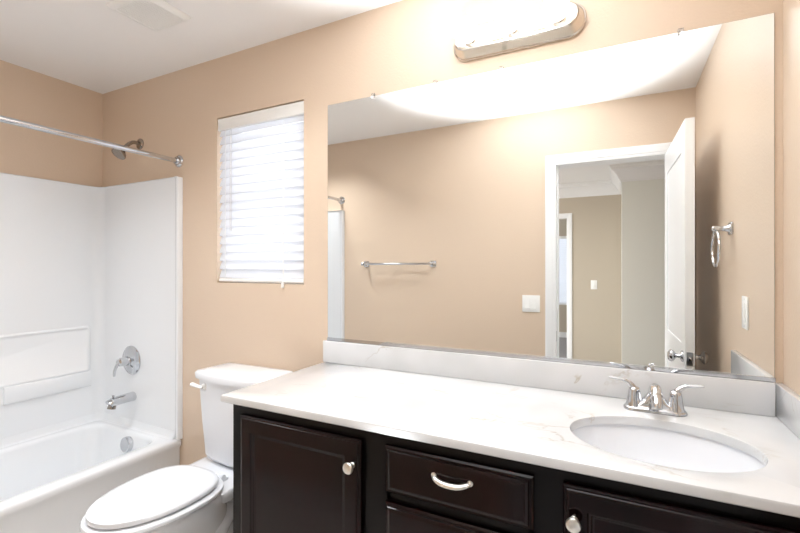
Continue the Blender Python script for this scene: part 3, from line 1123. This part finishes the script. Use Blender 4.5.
loft(bm, [vrect(0, H - 0.0005), vrect(0.001, H - 0.004), vrect(0.01, H - 0.013), vrect(0.024, H - 0.016), vrect(0.028, H - 0.013), vrect(0.028, H - 0.006)], cap0=False, cap1=False)
obj('frame', bm, M['vent'], ve)
bm = B()
gx0, gx1, gy0, gy1 = vx0 + 0.027, vx1 - 0.027, vy0 + 0.027, vy1 - 0.027
add_box(bm, gx0, gx1, gy0, gy1, H - 0.004, H - 0.001)
obj('grille_back', bm, M['vent_dark'], ve)
bm = B()
nx, ny = 13, 26
for i in range(nx + 1):
    x = gx0 + (gx1 - gx0) * i / nx
    add_box(bm, x - 0.0025, x + 0.0025, gy0, gy1, H - 0.013, H - 0.006)
for i in range(ny + 1):
    y = gy0 + (gy1 - gy0) * i / ny
    add_box(bm, gx0, gx1, y - 0.0024, y + 0.0024, H - 0.0135, H - 0.0055)
obj('grille', bm, M['vent'], ve, smooth=False)

# ------------------------------------------------------------------ fittings on the wall behind the camera and on the right wall
tw = thing('towel_bar', 'chrome towel bar on the tan wall behind the camera, seen in the mirror', 'towel bar', (1.25, -D, 1.377))
tbx = (0.965, 1.562)
bm = B()
tube(bm, [(tbx[0], -D + 0.062, 1.377), (tbx[1], -D + 0.062, 1.377)], 0.0085, 14)
obj('bar', bm, M['chrome'], tw)
for x in tbx:
    bm = B()
    add_box(bm, x - 0.024, x + 0.024, -D + 0.0005, -D + 0.008, 1.353, 1.401, 0.004)
    lathe(bm, (x, -D + 0.006, 1.377), (0, 1, 0), [(0.019, 0), (0.012, 0.012), (0.0095, 0.035), (0.012, 0.048), (0.014, 0.056), (0.014, 0.066), (0.009, 0.07), (0, 0.07)], 20)
    obj('post', bm, M['chrome'], tw)

tr = thing('towel_ring', 'chrome towel ring hanging on the right wall, seen in the mirror', 'towel ring', (XR, -0.615, 1.51))
bm = B()
ty = -0.615
add_box(bm, XR - 0.009, XR - 0.0005, ty - 0.025, ty + 0.025, 1.482, 1.532, 0.004)
lathe(bm, (XR - 0.007, ty, 1.507), (-1, 0, 0), [(0.02, 0), (0.012, 0.012), (0.009, 0.032), (0.012, 0.045), (0.012, 0.056), (0.008, 0.06), (0, 0.06)], 20)
obj('post', bm, M['chrome'], tr)
bm = B()
cx_, cz_ = XR - 0.054, 1.428
ring = [(cx_, ty + 0.072 * sin(2 * pi * i / 40), cz_ + 0.072 * cos(2 * pi * i / 40)) for i in range(40)]
rr = []
for i in range(40):
    t = 2 * pi * i / 40
    rad = Vector((0, sin(t), cos(t)))
    c0 = Vector(ring[i])
    rr.append([c0 + rad * (0.0055 * cos(2 * pi * k / 10)) + Vector((1, 0, 0)) * (0.0055 * sin(2 * pi * k / 10)) for k in range(10)])
rr.append(rr[0])
loft(bm, rr, cap0=False, cap1=False)
bmesh.ops.remove_doubles(bm, verts=bm.verts, dist=1e-6)
obj('ring', bm, M['chrome'], tr)

wl = thing('wall_outlet', 'narrow white outlet plate on the right wall below the towel ring, seen in the mirror', 'outlet', (XR, -0.4, 1.134))
boxes('cover_plate', M['plastic'], [(XR - 0.006, XR - 0.0005, -0.438, -0.362, 1.132, 1.248)], wl, bev=0.002)
bm = B()
add_box(bm, XR - 0.0095, XR - 0.005, -0.4165, -0.3835, 1.156, 1.224, 0.0015)
obj('receptacle', bm, M['plastic'], wl)
for z in (1.142, 1.238):
    bm = B()
    lathe(bm, (XR - 0.0055, -0.4, z), (-1, 0, 0), [(0.003, 0), (0.003, 0.001), (0, 0.0014)], 12)
    obj('screw', bm, M['steel'], wl)

sw = thing('light_switch', 'white double switch plate on the tan wall left of the doorway, seen in the mirror', 'light switch', (2.289, -D, 1.042))
boxes('cover_plate', M['plastic'], [(2.230, 2.348, -D + 0.0005, -D + 0.006, 1.042, 1.158)], sw, bev=0.002)
for x in (2.266, 2.312):
    bm = B()
    loft(bm, [[(x - 0.0165, -D + 0.0055, 1.067), (x + 0.0165, -D + 0.0055, 1.067), (x + 0.0165, -D + 0.0055, 1.133), (x - 0.0165, -D + 0.0055, 1.133)],
              [(x - 0.0155, -D + 0.011, 1.068), (x + 0.0155, -D + 0.011, 1.068), (x + 0.0155, -D + 0.008, 1.132), (x - 0.0155, -D + 0.008, 1.132)]])
    obj('rocker', bm, M['plastic'], sw, angle=20)
